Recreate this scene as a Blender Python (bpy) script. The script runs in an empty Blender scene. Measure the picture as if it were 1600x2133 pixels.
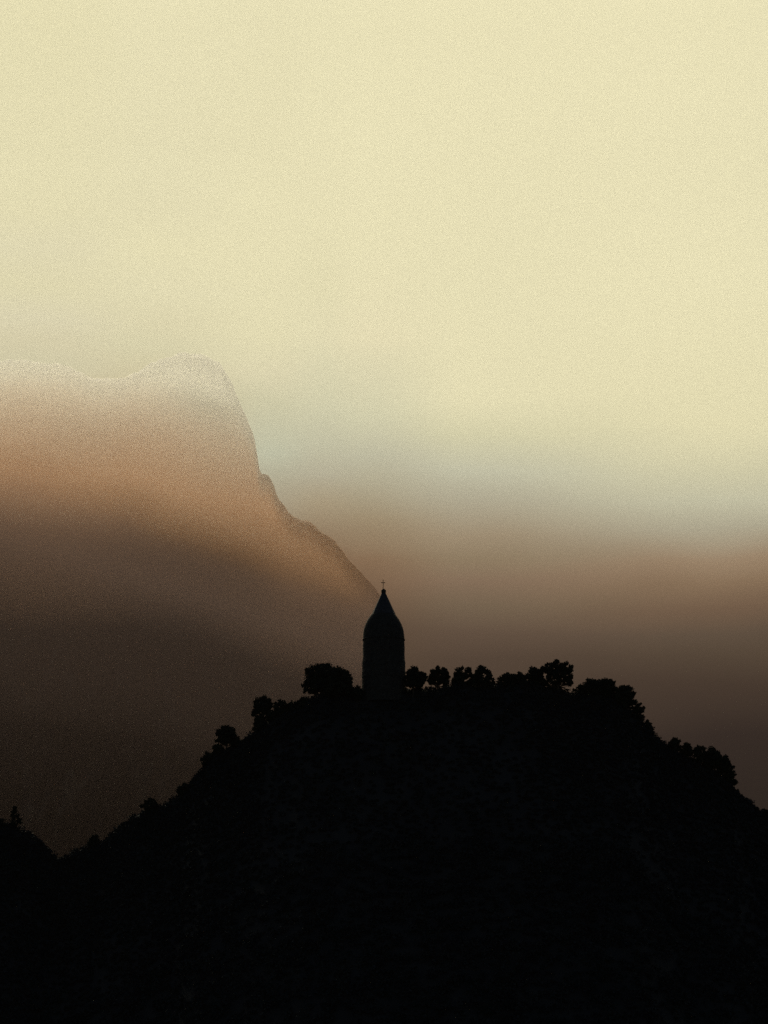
import bpy, bmesh, math, random
import numpy as np
from mathutils import Vector

S = bpy.context.scene
COL = S.collection

# ------------------------------------------------------------------ camera
F = 5500.0                     # focal length in pixels of the 1600 px wide photograph
PITCH = math.radians(12.0)
CAM = Vector((0.0, 0.0, 1.7))
cam_d = bpy.data.cameras.new('camera')
cam_d.sensor_fit = 'HORIZONTAL'
cam_d.sensor_width = 36.0
cam_d.lens = 36.0 * F / 1600.0
cam_d.clip_start = 0.5
cam_d.clip_end = 60000.0
cam = bpy.data.objects.new('camera', cam_d)
COL.objects.link(cam)
cam.location = CAM
cam.rotation_euler = (math.radians(90) + PITCH, 0, 0)
S.camera = cam
CP, SP = math.cos(PITCH), math.sin(PITCH)


def at(px, py, Y):
    """The point at depth Y seen at pixel (px, py) of the photograph."""
    a, b = (px - 800.0) / F, (1066.5 - py) / F
    dy, dz = CP - b * SP, SP + b * CP
    k = Y / dy
    return Vector((CAM.x + a * k, Y, CAM.z + dz * k))


def elev(py):
    return math.degrees(PITCH + math.atan((1066.5 - py) / F))


def lin(c):
    return tuple(((v / 255.0) / 12.92 if v <= 10 else (((v / 255.0) + 0.055) / 1.055) ** 2.4) for v in c)


# ------------------------------------------------------------------ world
SUN_EL, SUN_AZ = math.radians(24.0), math.radians(-8.0)
world = bpy.data.worlds.new('World')
S.world = world
world.use_nodes = True
NT = world.node_tree
N, L = NT.nodes, NT.links
N.clear()


def nd(tree, kind, **kw):
    n = tree.nodes.new(kind)
    for k, v in kw.items():
        setattr(n, k, v)
    return n


def mathn(tree, op, a, b=None, c=None, clamp=False):
    n = tree.nodes.new('ShaderNodeMath')
    n.operation = op
    n.use_clamp = clamp
    for i, v in enumerate((a, b, c)):
        if v is None:
            continue
        if isinstance(v, (int, float)):
            n.inputs[i].default_value = v
        else:
            tree.links.new(v, n.inputs[i])
    return n.outputs[0]


def smooth(tree, v, a, b):
    n = tree.nodes.new('ShaderNodeMapRange')
    n.interpolation_type = 'SMOOTHSTEP'
    tree.links.new(v, n.inputs[0])
    n.inputs[1].default_value, n.inputs[2].default_value = a, b
    n.inputs[3].default_value, n.inputs[4].default_value = 0.0, 1.0
    return n.outputs[0]


def mixc(tree, f, a, b):
    n = tree.nodes.new('ShaderNodeMix')
    n.data_type = 'RGBA'
    for s, v in ((n.inputs[0], f), (n.inputs[6], a), (n.inputs[7], b)):
        if isinstance(v, (int, float)):
            s.default_value = v
        elif isinstance(v, tuple):
            s.default_value = v
        else:
            tree.links.new(v, s)
    return n.outputs[2]


tc = nd(NT, 'ShaderNodeTexCoord')
sep = nd(NT, 'ShaderNodeSeparateXYZ')
L.new(tc.outputs['Generated'], sep.inputs[0])
el = mathn(NT, 'MULTIPLY', mathn(NT, 'ARCSINE', sep.outputs[2]), 180 / math.pi)
az = mathn(NT, 'MULTIPLY', mathn(NT, 'ARCTAN2', sep.outputs[0], sep.outputs[1]), 180 / math.pi)
nz = nd(NT, 'ShaderNodeTexNoise')
mp = nd(NT, 'ShaderNodeMapping')
mp.inputs['Scale'].default_value = (1.0, 1.0, 2.6)
L.new(tc.outputs['Generated'], mp.inputs[0])
L.new(mp.outputs[0], nz.inputs['Vector'])
nz.inputs['Scale'].default_value = 9.0
nz.inputs['Detail'].default_value = 2.0
nz.inputs['Roughness'].default_value = 0.45
el_w = mathn(NT, 'ADD', el, mathn(NT, 'MULTIPLY', mathn(NT, 'SUBTRACT', nz.outputs[0], 0.5), 1.1))
E_LO, E_HI = 3.0, 24.0
elf = mathn(NT, 'DIVIDE', mathn(NT, 'SUBTRACT', el_w, E_LO), E_HI - E_LO, clamp=True)


def sky_column(col):
    stops = [(y, c, g) for (y, c), g in zip(SKY[col], GAIN[col])]
    r = nd(NT, 'ShaderNodeValToRGB')
    r.color_ramp.interpolation = 'LINEAR'
    L.new(elf, r.inputs[0])
    st = sorted([((elev(y) - E_LO) / (E_HI - E_LO), tuple(a * b_ for a, b_ in zip(lin(c), g))) for y, c, g in stops])
    e = r.color_ramp.elements
    e[0].position, e[0].color = max(0, st[0][0]), (*st[0][1], 1)
    e[1].position, e[1].color = min(1, st[-1][0]), (*st[-1][1], 1)
    for p, c in st[1:-1]:
        k = e.new(p)
        k.color = (*c, 1)
    return r.outputs[0]


SKY = {  # the brown haze low in the view is painted into these sky colours
    80: [(60, (228, 220, 179)), (350, (228, 220, 180)), (450, (225, 217, 178)), (540, (222, 214, 177)), (620, (220, 212, 175)), (700, (214, 205, 171)), (745, (209, 199, 164)), (790, (205, 196, 162)), (870, (182, 152, 116)), (990, (150, 116, 82)),
         (1080, (110, 83, 59)), (1180, (66, 51, 41)), (1300, (50, 40, 33)), (1500, (33, 28, 23)), (1780, (27, 24, 20))],
    300: [(60, (230, 222, 182)), (350, (229, 221, 182)), (450, (227, 219, 180)), (540, (225, 217, 178)), (620, (223, 215, 177)), (690, (218, 210, 173)), (740, (213, 206, 170)), (900, (188, 165, 130)),
          (1100, (125, 100, 75)), (1300, (66, 53, 43)), (1700, (30, 26, 22))],
    560: [(60, (231, 223, 183)), (400, (230, 222, 182)), (560, (229, 221, 181)), (700, (226, 218, 179)), (770, (219, 211, 175)), (830, (208, 202, 168)), (950, (186, 182, 156)), (1050, (165, 150, 125)),
          (1130, (138, 113, 87)), (1220, (98, 77, 61)), (1320, (70, 57, 47)), (1450, (52, 43, 36)), (1700, (36, 30, 26))],
    665: [(60, (231, 223, 183)), (300, (231, 223, 183)), (450, (230, 222, 182)), (580, (229, 221, 181)), (700, (226, 218, 180)), (840, (209, 204, 171)), (920, (195, 191, 163)), (1000, (177, 168, 143)), (1060, (162, 146, 119)),
          (1150, (128, 102, 78)), (1195, (112, 88, 69)), (1300, (76, 61, 49)), (1650, (42, 34, 29))],
    760: [(60, (231, 223, 183)), (300, (231, 223, 183)), (500, (230, 222, 182)), (700, (227, 218, 180)), (860, (209, 204, 171)), (950, (189, 184, 158)), (1020, (173, 163, 137)), (1090, (154, 136, 109)),
          (1160, (135, 111, 86)), (1210, (120, 97, 76)), (1300, (93, 76, 61)), (1650, (50, 41, 35))],
    980: [(60, (231, 223, 183)), (300, (231, 223, 183)), (600, (230, 222, 182)), (830, (226, 218, 179)), (900, (212, 206, 170)), (980, (192, 188, 162)), (1040, (176, 168, 144)),
          (1110, (158, 142, 117)), (1150, (146, 128, 103)), (1190, (136, 116, 93)), (1245, (120, 101, 81)), (1313, (98, 81, 66)), (1380, (82, 67, 55)), (1650, (50, 41, 35))],
    1520: [(60, (231, 223, 183)), (300, (231, 223, 183)), (600, (230, 222, 182)), (890, (225, 217, 177)), (980, (208, 202, 168)), (1050, (190, 185, 158)), (1110, (170, 160, 136)),
           (1170, (153, 132, 107)), (1211, (137, 114, 90)), (1267, (113, 92, 73)), (1320, (96, 80, 65)), (1368, (83, 69, 56)), (1430, (70, 57, 47)), (1530, (54, 44, 38)), (1650, (46, 38, 33))],
}
#GAIN0
GAIN = {
    80: [(1.485, 1.509, 1.487), (1.646, 1.672, 1.66), (1.669, 1.692, 1.674), (1.664, 1.689, 1.707), (1.682, 1.704, 1.67), (1.72, 1.757, 1.798), (1.72, 1.757, 1.798), (1.72, 1.757, 1.798), (1.72, 1.757, 1.798), (1.72, 1.757, 1.798), (1.72, 1.757, 1.798), (1.72, 1.757, 1.798), (1.72, 1.757, 1.798), (1.72, 1.757, 1.798), (1.72, 1.757, 1.798)],
    300: [(1.504, 1.528, 1.525), (1.631, 1.657, 1.654), (1.635, 1.659, 1.658), (1.738, 1.762, 1.738), (1.706, 1.731, 1.734), (1.673, 1.688, 1.681), (1.673, 1.688, 1.681), (1.673, 1.688, 1.681), (1.673, 1.688, 1.681), (1.673, 1.688, 1.681), (1.673, 1.688, 1.681)],
    560: [(1.481, 1.503, 1.494), (1.682, 1.706, 1.695), (1.681, 1.702, 1.697), (1.688, 1.709, 1.696), (1.71, 1.725, 1.734), (1.639, 1.67, 1.684), (1.803, 1.909, 1.969), (1.803, 1.909, 1.969), (1.803, 1.909, 1.969), (1.803, 1.909, 1.969), (1.803, 1.909, 1.969), (1.803, 1.909, 1.969), (1.803, 1.909, 1.969)],
    665: [(1.517, 1.542, 1.533), (1.662, 1.686, 1.678), (1.675, 1.696, 1.686), (1.632, 1.654, 1.641), (1.688, 1.705, 1.707), (1.688, 1.72, 1.737), (1.682, 1.712, 1.74), (1.783, 1.849, 1.917), (1.839, 1.862, 1.868), (1.839, 1.862, 1.868), (1.839, 1.862, 1.868), (1.839, 1.862, 1.868), (1.839, 1.862, 1.868)],
    760: [(1.543, 1.565, 1.557), (1.703, 1.728, 1.722), (1.711, 1.731, 1.723), (1.725, 1.736, 1.733), (1.736, 1.765, 1.773), (1.715, 1.75, 1.788), (1.787, 1.837, 1.874), (1.788, 1.806, 1.802), (1.676, 1.59, 1.555), (1.676, 1.59, 1.555), (1.676, 1.59, 1.555), (1.676, 1.59, 1.555)],
    980: [(1.577, 1.596, 1.588), (1.701, 1.723, 1.713), (1.707, 1.727, 1.721), (1.808, 1.821, 1.816), (1.752, 1.773, 1.764), (1.792, 1.827, 1.865), (1.748, 1.772, 1.801), (1.702, 1.658, 1.636), (1.606, 1.58, 1.553), (1.608, 1.516, 1.554), (1.541, 1.563, 1.562), (1.568, 1.522, 1.565), (1.568, 1.522, 1.565), (1.568, 1.522, 1.565)],
    1520: [(1.64, 1.658, 1.651), (1.755, 1.775, 1.772), (1.817, 1.835, 1.829), (1.819, 1.829, 1.818), (1.757, 1.775, 1.785), (1.866, 1.901, 1.917), (1.846, 1.923, 1.972), (1.771, 1.713, 1.691), (1.695, 1.659, 1.637), (1.699, 1.649, 1.655), (1.568, 1.575, 1.623), (1.637, 1.614, 1.632), (1.453, 1.391, 1.462), (1.127, 1.06, 1.238), (1.127, 1.06, 1.238)],
}
#GAIN1
azf = {k: math.degrees(math.atan((k - 800) / F)) for k in SKY}
ks = sorted(SKY)
c = sky_column(ks[0])
for k0, k1 in zip(ks, ks[1:]):
    c = mixc(NT, smooth(NT, az, azf[k0], azf[k1]), c, sky_column(k1))
# the glow stands over the mountains only: it dies away overhead and to the sides
absaz = mathn(NT, 'ABSOLUTE', az)
side = smooth(NT, absaz, 55.0, 15.0)
up = smooth(NT, el, 38.0, 28.0)
glow = mathn(NT, 'MULTIPLY', side, up)
sky = nd(NT, 'ShaderNodeTexSky', sky_type='NISHITA')
sky.sun_disc = False
sky.sun_elevation = SUN_EL
sky.sun_rotation = SUN_AZ
sky_lv = nd(NT, 'ShaderNodeVectorMath', operation='SCALE')
L.new(sky.outputs[0], sky_lv.inputs[0])
sky_lv.inputs['Scale'].default_value = 0.038
# added bright patch of sky above the view, put there to light the mist
boost = mathn(NT, 'ADD', 1.0, mathn(NT, 'MULTIPLY', mathn(NT, 'MULTIPLY', smooth(NT, el, 23.5, 28.0), smooth(NT, mathn(NT, 'ABSOLUTE', mathn(NT, 'ADD', az, 10.0)), 32.0, 8.0)), 12.0))
cb_ = nd(NT, 'ShaderNodeVectorMath', operation='SCALE')
L.new(c, cb_.inputs[0])
L.new(boost, cb_.inputs['Scale'])
c = cb_.outputs[0]
c = mixc(NT, glow, sky_lv.outputs[0], c)
bg = nd(NT, 'ShaderNodeBackground')
bg.inputs[1].default_value = 1.0
L.new(c, bg.inputs[0])
out = nd(NT, 'ShaderNodeOutputWorld')
L.new(bg.outputs[0], out.inputs[0])

# ------------------------------------------------------------------ sun, exposure
sd = bpy.data.lights.new('sun', 'SUN')
sd.energy = 2.6
sd.angle = math.radians(15)
sd.color = (1.0, 0.92, 0.72)
sun = bpy.data.objects.new('sun', sd)
COL.objects.link(sun)
sun.rotation_euler = Vector((math.sin(SUN_AZ) * math.cos(SUN_EL), math.cos(SUN_AZ) * math.cos(SUN_EL), math.sin(SUN_EL))).to_track_quat('Z', 'Y').to_euler()

HAZE = dict(density=0.00005, color=(0.026, 0.021, 0.017), g=0.6)
# optical depth of each bank against elevation (degrees), its drop towards the right, its width
PALE = dict(density=0.0013, color=(1.0, 0.98, 0.915), g=0.62,
            e=[0, 11.6, 12.6, 13.4, 14.2, 15.0, 15.8, 16.6, 17.6, 18.8, 20.5, 30], t=[.0, .0, .12, .39, .64, .74, .76, .76, .76, .76, .76, .76],
            sa=[-0.15, -0.10, -0.05, -0.02, 0.02], shift=[-0.1, -0.1, -0.5, -1.0, -1.3],
            wr=(-0.06, 0.01), cling=(0.75, 0.6))
BROWN = dict(density=0.0004, color=(0.40, 0.235, 0.150), g=0.62,  # warm tone of the lit haze is put into this bank's colour
             e=[0, 7, 9.6, 10.8, 11.9, 12.8, 14, 15, 16.5, 30], t=[.0, .0, .004, .24, .74, 1.12, .54, .07, .0, 0],
             sa=[-0.15, -0.10, -0.07, -0.04, -0.015, 0.02], shift=[0.45, 0.0, -0.7, -1.1, -1.2, -1.2],
             wr=(0.0, 0.045), cling=(0.5, 0.7))

VEIL = dict(density=0.00008, color=(1.0, 0.97, 0.86), g=0.62,  # made-up scattering veil behind the mountain; its noise grains the sky
            e=[0, 10.5, 12, 14, 16, 30], t=[0, 0, .015, .05, .09, .11],
            sa=[-0.15, 0.15], shift=[0, 0], wr=(1.0, 2.0))
DARK = dict(density=0.0006, color=(0.125, 0.090, 0.086), g=0.62,  # added dark bank; the dim tone of the veil is put into its colour
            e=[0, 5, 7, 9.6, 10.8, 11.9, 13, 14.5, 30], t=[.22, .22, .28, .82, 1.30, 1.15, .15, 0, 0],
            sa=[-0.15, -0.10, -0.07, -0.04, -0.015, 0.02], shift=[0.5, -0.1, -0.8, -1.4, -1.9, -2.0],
            wr=(0.0, 0.045), cling=(0.8, 0.6))

S.view_settings.view_transform = 'Standard'
S.view_settings.look = 'None'
S.view_settings.exposure = 0.0
S.view_settings.gamma = 1.0
S.cycles.use_denoising = False
S.cycles.use_adaptive_sampling = False
S.cycles.volume_bounces = 14
S.cycles.sample_clamp_indirect = 1.5
S.cycles.sample_clamp_direct = 6.0
S.cycles.max_bounces = 14
S.cycles.diffuse_bounces = 1


# ------------------------------------------------------------------ materials
def material(name, c1, c2, scale, rough=0.9, bump=0.0, detail=5.0):
    m = bpy.data.materials.new(name)
    m.use_nodes = True
    t = m.node_tree
    b = t.nodes['Principled BSDF']
    b.inputs['Roughness'].default_value = rough
    b.inputs['Specular IOR Level'].default_value = 0.15
    o = t.nodes.new('ShaderNodeTexCoord')
    n = t.nodes.new('ShaderNodeTexNoise')
    n.inputs['Scale'].default_value = scale
    n.inputs['Detail'].default_value = detail
    t.links.new(o.outputs['Object'], n.inputs['Vector'])
    r = t.nodes.new('ShaderNodeValToRGB')
    r.color_ramp.elements[0].position, r.color_ramp.elements[0].color = 0.35, (*c1, 1)
    r.color_ramp.elements[1].position, r.color_ramp.elements[1].color = 0.65, (*c2, 1)
    t.links.new(n.outputs[0], r.inputs[0])
    t.links.new(r.outputs[0], b.inputs['Base Color'])
    if bump:
        u = t.nodes.new('ShaderNodeBump')
        u.inputs['Strength'].default_value = bump
        t.links.new(n.outputs[0], u.inputs['Height'])
        t.links.new(u.outputs[0], b.inputs['Normal'])
    return m


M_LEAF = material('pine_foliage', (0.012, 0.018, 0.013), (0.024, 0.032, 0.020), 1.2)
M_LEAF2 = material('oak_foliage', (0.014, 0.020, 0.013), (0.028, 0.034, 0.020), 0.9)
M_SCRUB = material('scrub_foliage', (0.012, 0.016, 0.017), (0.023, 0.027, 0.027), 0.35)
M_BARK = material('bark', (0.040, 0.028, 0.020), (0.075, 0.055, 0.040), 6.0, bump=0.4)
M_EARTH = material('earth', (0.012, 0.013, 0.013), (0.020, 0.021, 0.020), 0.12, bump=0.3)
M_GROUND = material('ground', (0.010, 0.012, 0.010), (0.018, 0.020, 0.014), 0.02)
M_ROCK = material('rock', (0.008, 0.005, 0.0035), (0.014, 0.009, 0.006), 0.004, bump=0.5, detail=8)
M_SLATE = material('slate', (0.026, 0.027, 0.030), (0.044, 0.044, 0.048), 3.0, rough=0.8)
M_IRON = material('iron', (0.045, 0.030, 0.020), (0.080, 0.045, 0.025), 20.0, rough=0.7)


def stone_material():
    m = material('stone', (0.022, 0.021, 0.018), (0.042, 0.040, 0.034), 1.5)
    t = m.node_tree
    br = t.nodes.new('ShaderNodeTexBrick')
    o = t.nodes.new('ShaderNodeUVMap')
    t.links.new(o.outputs[0], br.inputs['Vector'])
    br.inputs['Scale'].default_value = 1.0
    br.inputs['Brick Width'].default_value = 0.7
    br.inputs['Row Height'].default_value = 0.32
    br.inputs['Mortar Size'].default_value = 0.02
    u = t.nodes.new('ShaderNodeBump')
    u.inputs['Distance'].default_value = 0.03
    u.invert = True
    t.links.new(br.outputs['Fac'], u.inputs['Height'])
    t.links.new(u.outputs[0], t.nodes['Principled BSDF'].inputs['Normal'])
    return m


M_STONE = stone_material()


# ------------------------------------------------------------------ object helpers
def mesh_obj(name, V, Fc, mat, parent=None, smooth_shade=False, loc=None):
    me = bpy.data.meshes.new(name)
    V = np.asarray(V, dtype=np.float32)
    if isinstance(Fc, np.ndarray):
        k = Fc.shape[1]
        me.vertices.add(len(V))
        me.vertices.foreach_set('co', V.ravel())
        me.loops.add(Fc.size)
        me.loops.foreach_set('vertex_index', Fc.astype(np.int32).ravel())
        me.polygons.add(len(Fc))
        me.polygons.foreach_set('loop_start', np.arange(0, Fc.size, k, dtype=np.int32))
        me.polygons.foreach_set('loop_total', np.full(len(Fc), k, dtype=np.int32))
        me.update(calc_edges=True)
    else:
        me.from_pydata([tuple(v) for v in V], [], Fc)
        me.update()
    me.materials.append(mat)
    if smooth_shade:
        me.polygons.foreach_set('use_smooth', np.ones(len(me.polygons), dtype=bool))
    o = bpy.data.objects.new(name, me)
    COL.objects.link(o)
    if parent is not None:
        o.parent = parent
    if loc is not None:
        o.location = loc
    return o


def empty(name, loc, label, cat, group=None):
    o = bpy.data.objects.new(name, None)
    o.empty_display_size = 0.5
    COL.objects.link(o)
    o.location = loc
    o['label'], o['category'] = label, cat
    if group:
        o['group'] = group
    return o


def grid_faces(nu, nv):
    i = np.arange(nu - 1)[:, None] * nv + np.arange(nv - 1)[None, :]
    i = i.ravel()
    return np.stack([i, i + nv, i + nv + 1, i + 1], axis=1)


def vnoise(x, y, seed):
    """Smooth 2-D value noise."""
    x0, y0 = np.floor(x), np.floor(y)
    fx, fy = x - x0, y - y0
    fx, fy = fx * fx * (3 - 2 * fx), fy * fy * (3 - 2 * fy)

    def h(i, j):
        v = np.sin(i * 127.1 + j * 311.7 + seed * 74.7) * 43758.5453
        return v - np.floor(v)
    a, b, c_, d = h(x0, y0), h(x0 + 1, y0), h(x0, y0 + 1), h(x0 + 1, y0 + 1)
    return (a * (1 - fx) + b * fx) * (1 - fy) + (c_ * (1 - fx) + d * fx) * fy - 0.5


def fbm(x, y, seed, octs=5, gain=0.5):
    s, a = 0.0, 1.0
    for o in range(octs):
        s = s + a * vnoise(x, y, seed + o)
        x, y, a = x * 2.03, y * 2.03, a * gain
    return s


# ------------------------------------------------------------------ ground
R_G = 13000.0
g = mesh_obj('ground', [(-R_G, -3000, 0), (R_G, -3000, 0), (R_G, 11900, 0), (-R_G, 11900, 0)], [(0, 1, 2, 3)], M_GROUND)
g['kind'] = 'structure'

# ------------------------------------------------------------------ near hill
HY = 500.0
CREST = [(-1400, 2120), (-700, 1990), (-300, 1830), (-60, 1735), (0, 1722), (40, 1728), (72, 1744), (98, 1768), (122, 1792), (160, 1772),
         (215, 1756), (235, 1733), (280, 1700), (340, 1678), (385, 1650), (430, 1592), (455, 1570), (490, 1556),
         (530, 1528), (560, 1500), (610, 1474), (640, 1455), (700, 1442), (755, 1438), (800, 1436), (880, 1436), (905, 1435), (930, 1428), (1000, 1426), (1060, 1425),
         (1130, 1428), (1160, 1436), (1190, 1443), (1215, 1443), (1235, 1440), (1290, 1458), (1325, 1492), (1350, 1516), (1390, 1558), (1440, 1580),
         (1500, 1612), (1535, 1648), (1600, 1703), (1680, 1770), (1800, 1850), (2100, 1960), (2700, 2100)]
cx = np.array([at(x, y, HY).x for x, y in CREST])
cz = np.array([at(x, y, HY).z for x, y in CREST])


def crest_z(x):
    return np.interp(x, cx, cz)


def hill_z(x, y):
    y = np.asarray(y, dtype=float)
    zc = crest_z(x * (HY / np.maximum(y, 300)) ** 0.5)
    f = np.clip(1 - (HY - y) * 0.80 / np.maximum(zc, 1), 0, 1) * (y <= HY) + np.clip(1 - ((y - HY) / 330.0), 0, 1) ** 1.3 * (y > HY)
    n = fbm(x / 26.0, y / 26.0, 3) * 1.2 * np.clip(np.abs(y - HY) / 60.0, 0.0, 1) - 1.0 * np.clip(np.abs(y - HY) / 60.0, 0, 1)
    return zc * f + n * (f > 0) + fbm(x / 5.0, y / 5.0, 9, 3) * 0.25 - 0.1


xs = np.linspace(-200, 200, 401)
ys = np.concatenate([np.linspace(365, 440, 60), np.linspace(444, 560, 59), np.linspace(570, 850, 40)])
X, Y = np.meshgrid(xs, ys, indexing='ij')
Z = np.where((Y < 370) | (Y > 835), -2.0, hill_z(X, Y))
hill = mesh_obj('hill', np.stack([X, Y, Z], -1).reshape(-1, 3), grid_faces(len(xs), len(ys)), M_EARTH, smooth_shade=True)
hill['kind'] = 'structure'

# ------------------------------------------------------------------ distant mountain
RIDGE = [(-1500, 1000), (-900, 900), (-500, 830), (-250, 790), (-120, 766), (-40, 752), (40, 748), (110, 762), (180, 790), (240, 786),
         (290, 760), (330, 741), (370, 734), (410, 737), (442, 754), (470, 792), (492, 838), (506, 868), (521, 905), (530, 950), (535, 980), (543, 984), (556, 987), (566, 1010),
         (573, 1034), (588, 1052), (600, 1072), (640, 1086), (672, 1108), (700, 1132), (730, 1168), (762, 1203), (795, 1242), (808, 1470),
         (1000, 1700), (1500, 1820), (2100, 1900), (3200, 1980)]
ra = np.array([(p[0] - 800) / F for p in RIDGE])
re_ = np.array([math.tan(math.radians(elev(p[1]))) for p in RIDGE])
NU, NV = 900, 90
ua = np.linspace(ra[0], ra[-1], NU)
et = np.interp(ua, ra, re_)
jag = (fbm(ua * 5500 / 22.0, ua * 0, 5, 5, 0.6) * 7 + fbm(ua * 5500 / 7.0, ua * 0, 15, 4, 0.6) * 3) / F
et = et + jag
D0 = 3600.0
Dr = 4300.0 + 16000.0 * np.clip(et - 0.17, 0, 1)
V = []
vv = np.concatenate([np.linspace(0, 1, NV - 24), np.linspace(1, 1.35, 25)[1:]])
for j, v in enumerate(vv):
    if v <= 1:
        D = D0 + (Dr - D0) * v
        z = D * et * (v ** 0.8)
        nn = fbm(ua * 120, np.full(NU, v * 13.0) + fbm(ua * 60, ua * 0 + 3, 77, 3) * 3, 21, 6, 0.55) * 150 * math.sin(math.pi * min(v, 1)) ** 0.6
        z = z + nn * 0.5
        D = D - nn
        z = np.minimum(z, D * et * (1 - 0.0008 * (1 - v)))
    else:
        w = (v - 1) / 0.35
        D = Dr + 2200 * w
        z = Dr * et * (1 - w) + fbm(ua * 90, np.full(NU, v * 5.0), 31) * 40 * (1 - w)
    if j == 0:
        z = z * 0 - 5
    V.append(np.stack([ua * D / 1.0, D, z], -1))
V = np.stack(V, 1).reshape(-1, 3)
mt = mesh_obj('mountain', V, grid_faces(NU, NV), M_ROCK)
mt['kind'] = 'structure'


# ------------------------------------------------------------------ chapel tower
PX = (at(801, 1440, HY) - at(800, 1440, HY)).x           # metres per photo pixel at the crest
AX = 799.5
BASE = at(AX, 1440, HY)
base_z = BASE.z - 2.2


def hz(py):
    return at(AX, py, HY).z - base_z


def lathe(prof, seg=64, off=None, uv=True):
    V, Fc = [], []
    for i, (r, z) in enumerate(prof):
        dx = off[i] if off else 0.0
        for s in range(seg):
            a = 2 * math.pi * s / seg
            V.append((r * math.cos(a) + dx, r * math.sin(a), z))
    for i in range(len(prof) - 1):
        for s in range(seg):
            s2 = (s + 1) % seg
            Fc.append((i * seg + s, i * seg + s2, (i + 1) * seg + s2, (i + 1) * seg + s))
    Fc.append(tuple(reversed(range(seg))))
    Fc.append(tuple((len(prof) - 1) * seg + s for s in range(seg)))
    return V, Fc


def cyl_uv(o):
    me = o.data
    uv = me.uv_layers.new(name='UVMap')
    for p in me.polygons:
        cxy = p.center
        a0 = math.atan2(cxy.y, cxy.x)
        for li in p.loop_indices:
            co = me.vertices[me.loops[li].vertex_index].co
            a = math.atan2(co.y, co.x)
            while a - a0 > math.pi:
                a -= 2 * math.pi
            while a - a0 < -math.pi:
                a += 2 * math.pi
            uv.data[li].uv = (a * 3.9, co.z)


tower = empty('chapel_tower', (BASE.x, HY, base_z), 'dark stone bell tower with rounded shoulders, pointed spire and a cross, alone on the hilltop', 'tower')
rng = random.Random(4)


def rough_wall(name, r0, r1, z0, z1, mat, amp=0.03, bulge=0.0):
    n = max(2, int((z1 - z0) / 0.32))
    prof = [(r0 + (r1 - r0) * i / n + rng.uniform(-amp, amp), z0 + (z1 - z0) * i / n) for i in range(n + 1)]
    V_, F_ = lathe(prof, 64)
    V_ = [(x + rng.uniform(-amp, amp), y + rng.uniform(-amp, amp), z) for x, y, z in V_]
    o = mesh_obj(name, V_, F_, mat, tower)
    cyl_uv(o)
    return o


rough_wall('plinth', 46.2 * PX, 44.6 * PX, 0.0, hz(1376), M_STONE, 0.045)
rough_wall('wall', 43.9 * PX, 43.5 * PX, hz(1376) + 0.002, hz(1334), M_STONE, 0.02)
V_, F_ = lathe([(42.5 * PX, hz(1334) + .002), (44.7 * PX, hz(1333.6)), (44.7 * PX, hz(1332.2)), (43.6 * PX, hz(1331.2))], 64)
mesh_obj('cornice', V_, F_, M_STONE, tower).data.uv_layers.new(name='UVMap')
DOME = [(43.5, 1331), (43.3, 1327), (42.9, 1322), (42.1, 1315), (40.8, 1309), (38.8, 1303), (36.2, 1297), (33.2, 1291.5), (29.6, 1286), (25.6, 1281), (20.0, 1277)]
V_, F_ = lathe([(r * PX, hz(y) + .002) for r, y in DOME], 64, off=[-PX * 0.12 * i for i in range(len(DOME))])
dome = mesh_obj('dome_roof', V_, F_, M_STONE, tower, smooth_shade=False)
cyl_uv(dome)
SP_ = [(28.4, 1287.6), (27.8, 1287.2), (23.8, 1277), (4.6, 1236)]
V_, F_ = lathe([(r * PX, hz(y)) for r, y in SP_], 12, off=[-PX * 0.2] * 4)
spire = mesh_obj('spire', V_, F_, M_SLATE, tower)
V_, F_ = lathe([(4.0 * PX, hz(1236)), (4.9 * PX, hz(1235)), (5.0 * PX, hz(1229.5)), (3.9 * PX, hz(1229)), (3.3 * PX, hz(1228)), (1.6 * PX, hz(1226.8)), (0.6 * PX, hz(1226.4))], 16, off=[-PX * 0.3] * 7)
capst = mesh_obj('capstone', V_, F_, M_STONE, tower)
capst.data.uv_layers.new(name='UVMap')


def box(c, s):
    x, y, z = c
    a, b, d = s[0] / 2, s[1] / 2, s[2] / 2
    V = [(x + i * a, y + j * b, z + k * d) for i in (-1, 1) for j in (-1, 1) for k in (-1, 1)]
    Fc = [(0, 1, 3, 2), (4, 6, 7, 5), (0, 4, 5, 1), (2, 3, 7, 6), (0, 2, 6, 4), (1, 5, 7, 3)]
    return V, Fc


def join(parts):
    V, Fc = [], []
    for v, f in parts:
        k = len(V)
        V += list(v)
        Fc += [tuple(i + k for i in q) for q in f]
    return V, Fc


crx = -1.3 * PX
zt, za, zb = hz(1207.5), hz(1213.8), hz(1227.2)
t_ = 0.12
cr = mesh_obj('cross', *join([box((crx, 0, (zb + za - t_ / 2) / 2), (t_, t_, za - t_ / 2 - zb)),
                              box((crx, 0, (zt + za + t_ / 2) / 2), (t_, t_, zt - za - t_ / 2)),
                              box((crx, 0, za), (8.8 * PX, t_, t_))]), M_IRON, tower)


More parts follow.
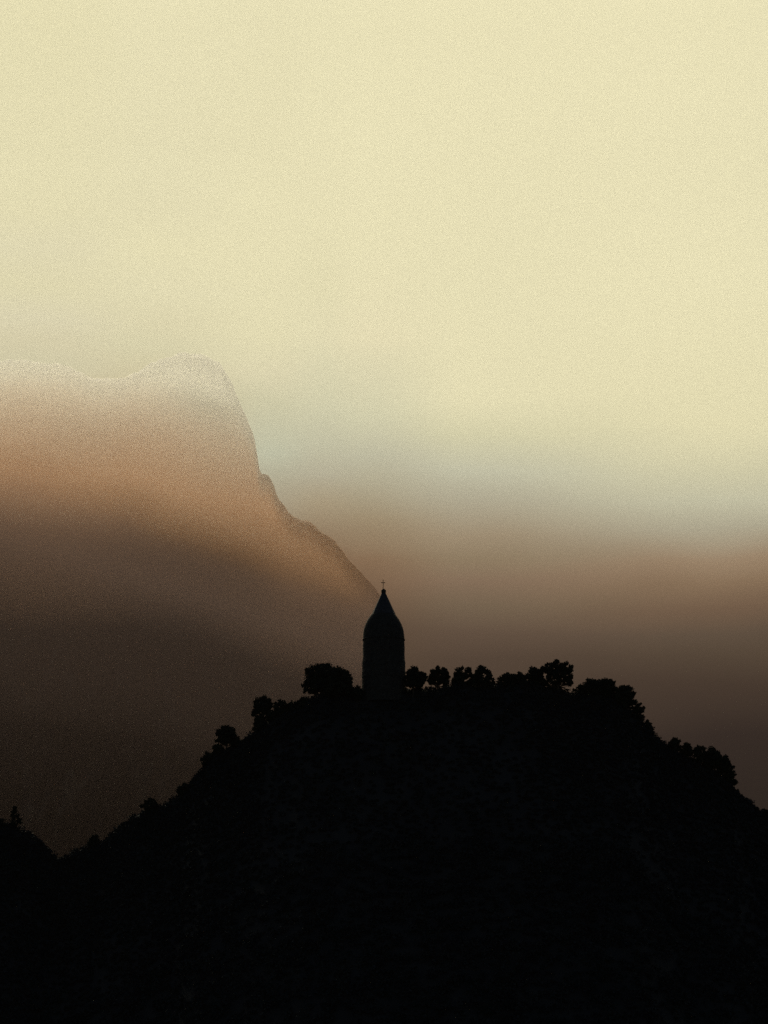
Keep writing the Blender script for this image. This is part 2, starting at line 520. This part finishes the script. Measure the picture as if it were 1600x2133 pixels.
# ------------------------------------------------------------------ trees
def tube_mesh(path, radii, seg=7):
    V, Fc = [], []
    for i, (p, r) in enumerate(zip(path, radii)):
        d = (path[min(i + 1, len(path) - 1)] - path[max(i - 1, 0)]).normalized()
        u = d.orthogonal().normalized()
        w = d.cross(u)
        for s in range(seg):
            a = 2 * math.pi * s / seg
            V.append(tuple(p + u * (r * math.cos(a)) + w * (r * math.sin(a))))
    for i in range(len(path) - 1):
        for s in range(seg):
            s2 = (s + 1) % seg
            Fc.append((i * seg + s, i * seg + s2, (i + 1) * seg + s2, (i + 1) * seg + s))
    return V, Fc


def leaves(centres, rads, per, size, nr, aspect=1.0, flat=0.8, sdir=None):
    """Leaf-sized quads filling blobs; returns V (n*4,3), F (n,4)."""
    C = np.repeat(np.asarray(centres), per, axis=0)
    Rr = np.repeat(np.asarray(rads), per)
    n = len(C)
    d = nr.normal(size=(n, 3))
    d /= np.linalg.norm(d, axis=1)[:, None]
    rad = nr.random(n) ** 0.75 * 1.22
    P = C + d * (rad * Rr)[:, None] * np.array([1, 1, flat])
    a = nr.normal(size=(n, 3)) + d * 0.8
    a /= np.linalg.norm(a, axis=1)[:, None]
    b = np.cross(a, nr.normal(size=(n, 3)))
    b /= np.linalg.norm(b, axis=1)[:, None]
    s = size * (0.6 + 0.8 * nr.random(n))
    A, B = a * (s * aspect)[:, None] * 0.5, b * s[:, None] * 0.5
    V = np.stack([P - A - B * .6, P + A * .7 - B, P + A + B * .5, P - A * .6 + B], 1).reshape(-1, 3)
    return V, np.arange(n * 4).reshape(n, 4)


def make_tree(name, cx_, top, x0, x1, base, label, cat, group, kind='pine', dens=1.0, depth=0.0, seed=0, cb=None, trunk_x=None):
    """cx_/top/x0/x1/base are measured in the photograph; the tree stands at that depth on the crest."""
    nr = np.random.default_rng(seed + 100)
    rn = random.Random(seed)
    Yd = HY + depth
    b = at(cx_ if trunk_x is None else trunk_x, base, Yd)
    hill_h = float(hill_z(np.array([b.x]), np.array([Yd]))[0])
    b.z = min(b.z, hill_h) - 0.3
    top_z = at(cx_, top, Yd).z - b.z + 0.1
    gl, gr = at(x0, base, Yd).x - b.x, at(x1, base, Yd).x - b.x
    w = (gr - gl) / 2 * 1.08 + 0.08
    mid = (gl + gr) / 2
    root = empty(name, b, label, cat, group)
    cbz = ((at(cx_, cb, Yd).z - b.z) if cb is not None else top_z * 0.3) - (0.9 if kind != 'spiky' else 0.2)      # crown bottom
    ch = top_z - cbz
    n_cl = {'pine': int(46 * dens * (w / 1.9) ** 1.4), 'round': int(84 * dens * (w / 2) ** 1.5), 'bush': int(30 * dens * max(1.0, (w / 1.3) ** 1.5)),
            'spiky': int(20 * dens)}[kind]
    n_cl = max(n_cl, 9)
    cr_ = {'pine': 0.30, 'round': 0.36, 'bush': 0.30, 'spiky': 0.3}[kind]
    pts = []
    while len(pts) < n_cl:
        d = Vector((rn.gauss(0, 1), rn.gauss(0, 1), rn.gauss(0, 1))).normalized()
        r = rn.uniform(0.35, 1.0) ** 0.6
        if kind == 'spiky':
            h = rn.random()
            p = Vector((mid + d.x * w * (1 - h) * r, d.y * w * (1 - h) * r, cbz + h * ch))
        else:
            if kind != 'bush' and d.z < -0.75:
                continue
            lump = 1.0 + 0.16 * math.sin(3 * math.atan2(d.y, d.x) + seed) + 0.12 * math.sin(5 * d.z + seed * 2)
            e = max(0.3, 1 - cr_ / max(w, .1) * 0.7)
            p = Vector((mid + d.x * w * r * lump * e, d.y * w * r * e, cbz + ch * (0.5 + 0.5 * d.z * r * (1 - cr_ / max(ch, 0.3) * 0.7))))
        pts.append(p)
    # the leading tuft that gives the tree its height
    pts.append(Vector((at(cx_, base, Yd).x - b.x + rn.uniform(-.1, .1), 0, top_z - cr_ * 0.7)))
    rads = [cr_ * rn.uniform(0.65, 1.25) for _ in pts]
    per = {'pine': 95, 'round': 120, 'bush': 80, 'spiky': 50}[kind]
    V_, F_ = leaves([tuple(p) for p in pts], rads, per, 0.17 if kind != 'round' else 0.19, nr, aspect=1.7 if kind in ('pine', 'spiky') else 1.2)
    # twigs that poke out of the outline
    tp, tr = [], []
    for p in pts:
        for _ in range(6):
            dd = Vector((rn.gauss(0, 1), rn.gauss(0, 1), abs(rn.gauss(0, 1)) + .2)).normalized()
            tp.append(tuple(p + dd * cr_ * rn.uniform(0.9, 1.65)))
            tr.append(rn.uniform(0.06, 0.12))
    V2, F2 = leaves(tp, tr, 7, 0.15, nr, aspect=1.8)
    V_ = np.concatenate([V_, V2])
    F_ = np.concatenate([F_, F2 + len(F_) * 4])
    # trunk with limbs reaching the foliage clumps
    tr_r = max(0.07, 0.032 * top_z + 0.04)
    lean = mid * 0.6
    npth = 7
    tp_ = [Vector((lean * (i / (npth - 1)) ** 1.5 + rn.uniform(-.05, .05), rn.uniform(-.05, .05), top_z * 0.88 * i / (npth - 1))) for i in range(npth)]
    tparts = [tube_mesh(tp_, [tr_r * (1 - 0.8 * i / (npth - 1)) for i in range(npth)])]
    for p in pts[::2] if len(pts) > 20 else pts:
        h = max(0.2, min(0.85, (p.z * 0.75) / top_z / 0.88))
        q = tp_[0].lerp(tp_[-1], h)
        q.x = lean * h ** 1.5
        m = q.lerp(p, 0.5) + Vector((0, 0, -0.12))
        tparts.append(tube_mesh([q, m, p], [tr_r * 0.36, tr_r * 0.24, 0.02], 5))
    mesh_obj('trunk' if kind != 'bush' else 'stem', *join(tparts), M_BARK, root)
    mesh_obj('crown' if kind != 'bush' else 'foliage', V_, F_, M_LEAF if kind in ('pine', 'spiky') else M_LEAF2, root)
    return root


G_T = 'trees along the hilltop crest'
G_R = 'trees and shrubs down the right slope'
G_L = 'trees and shrubs down the left slope'
TREES = [
    # name, cx, top, x0, x1, base, label, cat, group, kind, dens, depth, cb
    ('conifer', 30, 1684, 14, 47, 1730, 'small pointed conifer alone on the low far left hill', 'tree', G_L, 'spiky', 1.3, 0, 1718),
    ('shrub', 3, 1708, -14, 14, 1730, 'low shrub on the far left hill, beside the small pointed conifer', 'shrub', G_L, 'bush', 1, 0, None),
    ('pine_tree', 472, 1514, 450, 494, 1566, 'dense leaning pine on the left slope with a branch jutting out to the left', 'tree', G_L, 'pine', 1.7, 0, 1550),
    ('pine_tree', 549, 1451, 527, 570, 1530, 'tall narrow pine on the left slope with gaps of sky in its crown', 'tree', G_L, 'pine', 1.9, 0, 1500),
    ('shrub', 453, 1553, 441, 466, 1580, 'shrub at the left foot of the leaning pine on the left slope', 'shrub', G_L, 'bush', 1.4, 0, None),
    ('shrub', 492, 1538, 480, 506, 1568, 'shrub between the leaning pine and the tall narrow pine on the left slope', 'shrub', G_L, 'bush', 1.4, 0, None),
    ('shrub', 536, 1494, 526, 552, 1535, 'shrub at the left foot of the tall narrow pine on the left slope', 'shrub', G_L, 'bush', 1.5, 0, None),
    ('shrub', 566, 1482, 555, 580, 1510, 'shrub at the right foot of the tall narrow pine on the left slope', 'shrub', G_L, 'bush', 1.5, 0, None),
    ('shrub', 583, 1459, 569, 602, 1492, 'rounded shrub just right of the tall narrow pine on the left slope', 'shrub', G_L, 'bush', 1.6, 0, None),
    ('shrub', 629, 1455, 617, 642, 1478, 'shrub tucked against the left foot of the big broad tree', 'shrub', G_L, 'bush', 1.6, -1, None),
    ('shrub', 606, 1463, 596, 618, 1482, 'small shrub on the left slope below the big broad tree', 'shrub', G_L, 'bush', 1.2, 0, None),
    ('oak_tree', 672, 1384, 634, 712, 1455, 'big broad dense tree left of the tower, the widest crown on the crest', 'tree', G_T, 'round', 1.5, 2, 1450),
    ('oak_tree', 707, 1391, 676, 737, 1450, 'lower rounded tree between the big broad tree and the tower', 'tree', G_T, 'round', 1.4, -2, 1452),
    ('shrub', 745, 1431, 734, 756, 1446, 'tiny shrub at the left foot of the tower', 'shrub', G_T, 'bush', 1, -3, None),
    ('pine_tree', 861, 1390, 843, 885, 1444, 'pine touching the right side of the tower', 'tree', G_T, 'pine', 2.2, -2, 1432),
    ('pine_tree', 912, 1391, 892, 935, 1446, 'small round pine with bare sky on both sides, second tree right of the tower', 'tree', G_T, 'pine', 1.7, 0, 1425),
    ('pine_tree', 965, 1391, 942, 988, 1448, 'open-crowned pine with sky gaps, third tree right of the tower', 'tree', G_T, 'pine', 1.25, 1, 1428),
    ('pine_tree', 1001, 1389, 984, 1030, 1448, 'pine with a round top tuft and a branch reaching right, fourth right of the tower', 'tree', G_T, 'pine', 1.35, -1, 1430),
    ('pine_tree', 1057, 1403, 1041, 1076, 1450, 'low dome-shaped pine, left one of the low pair in the middle of the crest', 'tree', G_T, 'pine', 2.0, 0, 1432),
    ('pine_tree', 1083, 1402, 1070, 1098, 1450, 'low bushy pine, right one of the low pair in the middle of the crest', 'tree', G_T, 'pine', 1.9, 1, 1432),
    ('pine_tree', 1110, 1391, 1098, 1136, 1452, 'narrow pine sloping down to the right, just left of the tallest crest tree', 'tree', G_T, 'pine', 2.2, 1, 1435),
    ('pine_tree', 1161, 1376, 1132, 1196, 1453, 'tallest tree on the crest, a full pine with a pointed top tuft', 'tree', G_T, 'pine', 1.7, -1, 1430),
    ('shrub', 1209, 1428, 1196, 1222, 1452, 'small low shrub just right of the tallest crest tree', 'shrub', G_T, 'bush', 1, 0, None),
    ('oak_tree', 1226, 1416, 1212, 1252, 1458, 'flat-topped rounded tree beginning the wooded shoulder right of the tallest tree', 'tree', G_R, 'round', 1.7, 0, 1450),
    ('oak_tree', 1258, 1416, 1238, 1284, 1465, 'flat-topped dense tree, middle of the wooded right shoulder', 'tree', G_R, 'round', 1.7, 1, 1456),
    ('oak_tree', 1303, 1430, 1281, 1324, 1482, 'dense tree at the outer edge of the wooded right shoulder, where the slope drops', 'tree', G_R, 'round', 1.7, -1, 1475),
    ('shrub', 1334, 1466, 1318, 1342, 1510, 'upright shrub on the steep right slope below the wooded shoulder', 'shrub', G_R, 'bush', 1.6, 0, None),
    ('shrub', 1350, 1503, 1338, 1362, 1530, 'small shrub halfway down the steep right slope', 'shrub', G_R, 'bush', 1.2, 0, None),
    ('shrub', 1405, 1539, 1391, 1419, 1572, 'rounded shrub where the steep right slope meets the lower bench', 'shrub', G_R, 'bush', 1.6, 0, None),
    ('shrub', 1430, 1549, 1417, 1443, 1584, 'low shrub on the lower right bench beside the rounded one', 'shrub', G_R, 'bush', 1.5, 0, None),
    ('shrub', 1456, 1555, 1442, 1472, 1595, 'middle shrub of the row on the lower right bench', 'shrub', G_R, 'bush', 1.5, 0, None),
    ('oak_tree', 1484, 1559, 1464, 1502, 1612, 'bushy tree near the outer end of the lower right bench', 'tree', G_R, 'round', 1.5, 0, 1600),
    ('pine_tree', 1513, 1576, 1496, 1525, 1632, 'ragged pine at the outer end of the lower right bench', 'tree', G_R, 'pine', 1.9, 0, 1615),
    ('shrub', 1525, 1600, 1512, 1534, 1645, 'shrub overhanging the drop at the end of the lower right bench', 'shrub', G_R, 'bush', 1.7, 0, None),
    ('shrub', 1594, 1688, 1582, 1610, 1718, 'small shrub low on the right slope at the edge of view', 'shrub', G_R, 'bush', 1.2, 0, None),
    ('shrub', 430, 1568, 420, 446, 1600, 'shrub just below the leaning pine on the left slope', 'shrub', G_L, 'bush', 1.3, 0, None),
    ('shrub', 384, 1633, 370, 398, 1664, 'shrub halfway down the left slope, above the flatter shoulder', 'shrub', G_L, 'bush', 1.3, 0, None),
    ('shrub', 312, 1664, 296, 330, 1696, 'low wide shrub on the flatter left shoulder', 'shrub', G_L, 'bush', 1.3, 0, None),
    ('shrub', 196, 1741, 186, 207, 1765, 'small pointed shrub near the valley notch at lower left', 'shrub', G_L, 'bush', 1.2, 0, None),
]
for i, (nm, x_, t0, a_, b_, ba, lab, cat, grp, kd, dn, dp, cb_) in enumerate(TREES):
    make_tree(nm, x_, t0, a_, b_, ba, lab, cat, grp, kd, dn, dp, seed=i * 7 + 3, cb=cb_)

# ------------------------------------------------------------------ scrub covering the hill
nr = np.random.default_rng(77)
cs, rs = [], []
nb = 18000
bx_ = nr.uniform(-105, 105, nb * 3)
by_ = 395 + (nr.random(nb * 3) ** 0.85) * 130
ok = np.abs(bx_) < by_ * 0.165 + 18
bx_, by_ = bx_[ok][:nb], by_[ok][:nb]
ex = np.concatenate([nr.uniform(-78, -22, 4000), nr.uniform(28, 78, 2500)])
ey = HY - np.abs(nr.normal(0, 22, len(ex)))
bx_, by_ = np.concatenate([bx_, ex]), np.concatenate([by_, ey])
bz_ = hill_z(bx_, by_)
rr = nr.uniform(0.5, 1.4, len(bx_)) * np.where(by_ > 460, 0.45, 1.0) * np.clip(by_ / 400, 0.45, 1)
Vs, Fs = leaves(np.stack([bx_, by_, bz_ + rr * 0.2], -1), rr, 46, 0.3, nr, 1.4, 0.7)
# a denser fringe right along the crest so that its outline is leafy
nf = 3600
fx = nr.uniform(-80, 80, nf)
fy = HY + nr.uniform(-7, 6, nf)
fz = hill_z(fx, fy) + nr.uniform(0, 0.5, nf) * (np.abs(fx - BASE.x) > 6)
fr = nr.uniform(0.12, 0.6, nf) * (0.6 + 0.9 * (vnoise(fx / 4.0, fx * 0, 8) + 0.5))
near_tower = np.abs(fx - BASE.x) < 5.0
fr = np.where(near_tower, np.minimum(fr, 0.2), fr)
V3, F3 = leaves(np.stack([fx, fy, fz + fr * 0.4], -1), fr, 34, 0.17, nr, 1.4, 0.9)
Vs = np.concatenate([Vs, V3])
Fs = np.concatenate([Fs, F3 + len(Fs) * 4])
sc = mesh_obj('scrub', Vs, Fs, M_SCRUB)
sc['kind'] = 'stuff'
sc['label'] = 'dense dark scrub and low woods covering the whole hill below the tower'
sc['category'] = 'scrub'

# ------------------------------------------------------------------ haze and the mist banks before and behind the mountain
def air(name, V_, F_, density, color, g, label, cat):
    o = mesh_obj(name, V_, F_, bpy.data.materials.new(name))
    o['kind'], o['label'], o['category'] = 'stuff', label, cat
    bm = bmesh.new()
    bm.from_mesh(o.data)
    bmesh.ops.recalc_face_normals(bm, faces=bm.faces)
    bm.to_mesh(o.data)
    bm.free()
    m = o.data.materials[0]
    m.use_nodes = True
    t = m.node_tree
    t.nodes.clear()
    pv = t.nodes.new('ShaderNodeVolumePrincipled')
    pv.inputs['Color'].default_value = (*color, 1)
    pv.inputs['Density'].default_value = density
    pv.inputs['Anisotropy'].default_value = g
    mo = t.nodes.new('ShaderNodeOutputMaterial')
    t.links.new(pv.outputs[0], mo.inputs['Volume'])
    return o


V_, F_ = box((0, 4400, 2249), (27000, 16000, 4502))
air('haze', V_, F_, HAZE['density'], HAZE['color'], HAZE['g'], 'thin even haze filling the whole valley air', 'haze')

MA = np.concatenate([np.linspace(-0.45, -0.2, 30)[:-1], np.linspace(-0.2, 0.0, 420), np.linspace(0.0, 0.45, 60)[1:]])           # azimuth (tangent)
ME = np.linspace(0.0, 30.0, 80)              # elevation in degrees


def fall(a, a0, a1):
    t_ = np.clip((a - a0) / (a1 - a0), 0, 1)
    return 1 - t_ * t_ * (3 - 2 * t_)


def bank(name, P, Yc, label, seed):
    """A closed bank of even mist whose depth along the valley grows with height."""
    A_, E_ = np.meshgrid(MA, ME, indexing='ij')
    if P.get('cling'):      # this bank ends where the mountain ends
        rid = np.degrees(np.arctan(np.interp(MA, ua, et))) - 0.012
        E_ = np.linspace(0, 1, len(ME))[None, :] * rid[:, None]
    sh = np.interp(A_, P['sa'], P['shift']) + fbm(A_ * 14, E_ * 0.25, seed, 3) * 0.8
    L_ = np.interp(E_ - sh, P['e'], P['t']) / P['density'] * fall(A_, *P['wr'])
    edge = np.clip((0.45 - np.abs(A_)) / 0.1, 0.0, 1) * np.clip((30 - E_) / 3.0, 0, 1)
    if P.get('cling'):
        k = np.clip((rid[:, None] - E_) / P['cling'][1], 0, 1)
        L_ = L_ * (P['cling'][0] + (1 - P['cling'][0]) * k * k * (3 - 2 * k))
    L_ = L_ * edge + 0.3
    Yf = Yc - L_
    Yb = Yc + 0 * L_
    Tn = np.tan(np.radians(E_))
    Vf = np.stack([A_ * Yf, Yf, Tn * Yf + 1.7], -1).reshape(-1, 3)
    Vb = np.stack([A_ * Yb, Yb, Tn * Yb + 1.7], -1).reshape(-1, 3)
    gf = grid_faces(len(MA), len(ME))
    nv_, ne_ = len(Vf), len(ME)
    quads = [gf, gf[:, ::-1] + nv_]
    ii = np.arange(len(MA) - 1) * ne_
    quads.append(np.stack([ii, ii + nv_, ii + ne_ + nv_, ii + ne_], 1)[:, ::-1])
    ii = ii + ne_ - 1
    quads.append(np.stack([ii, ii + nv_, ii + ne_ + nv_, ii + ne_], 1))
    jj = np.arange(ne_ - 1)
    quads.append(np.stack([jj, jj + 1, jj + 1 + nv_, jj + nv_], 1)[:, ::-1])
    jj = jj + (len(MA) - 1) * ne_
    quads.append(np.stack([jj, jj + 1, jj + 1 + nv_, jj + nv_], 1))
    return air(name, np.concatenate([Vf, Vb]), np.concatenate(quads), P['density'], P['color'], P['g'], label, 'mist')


bank('grain_veil', VEIL, 7600, 'thin pale veil added far behind the mountain to give the sky its grain', 61)
bank('mist', PALE, 3600, 'pale bright mist swallowing the summit of the mountain', 41)
bank('brown_mist', BROWN, 3560, 'mist tinted orange brown for the warm glow in front of the middle of the mountain', 47)
bank('dark_mist', DARK, 3520, 'added mist with a dark tint for the dim veil in front of the foot of the mountain', 53)
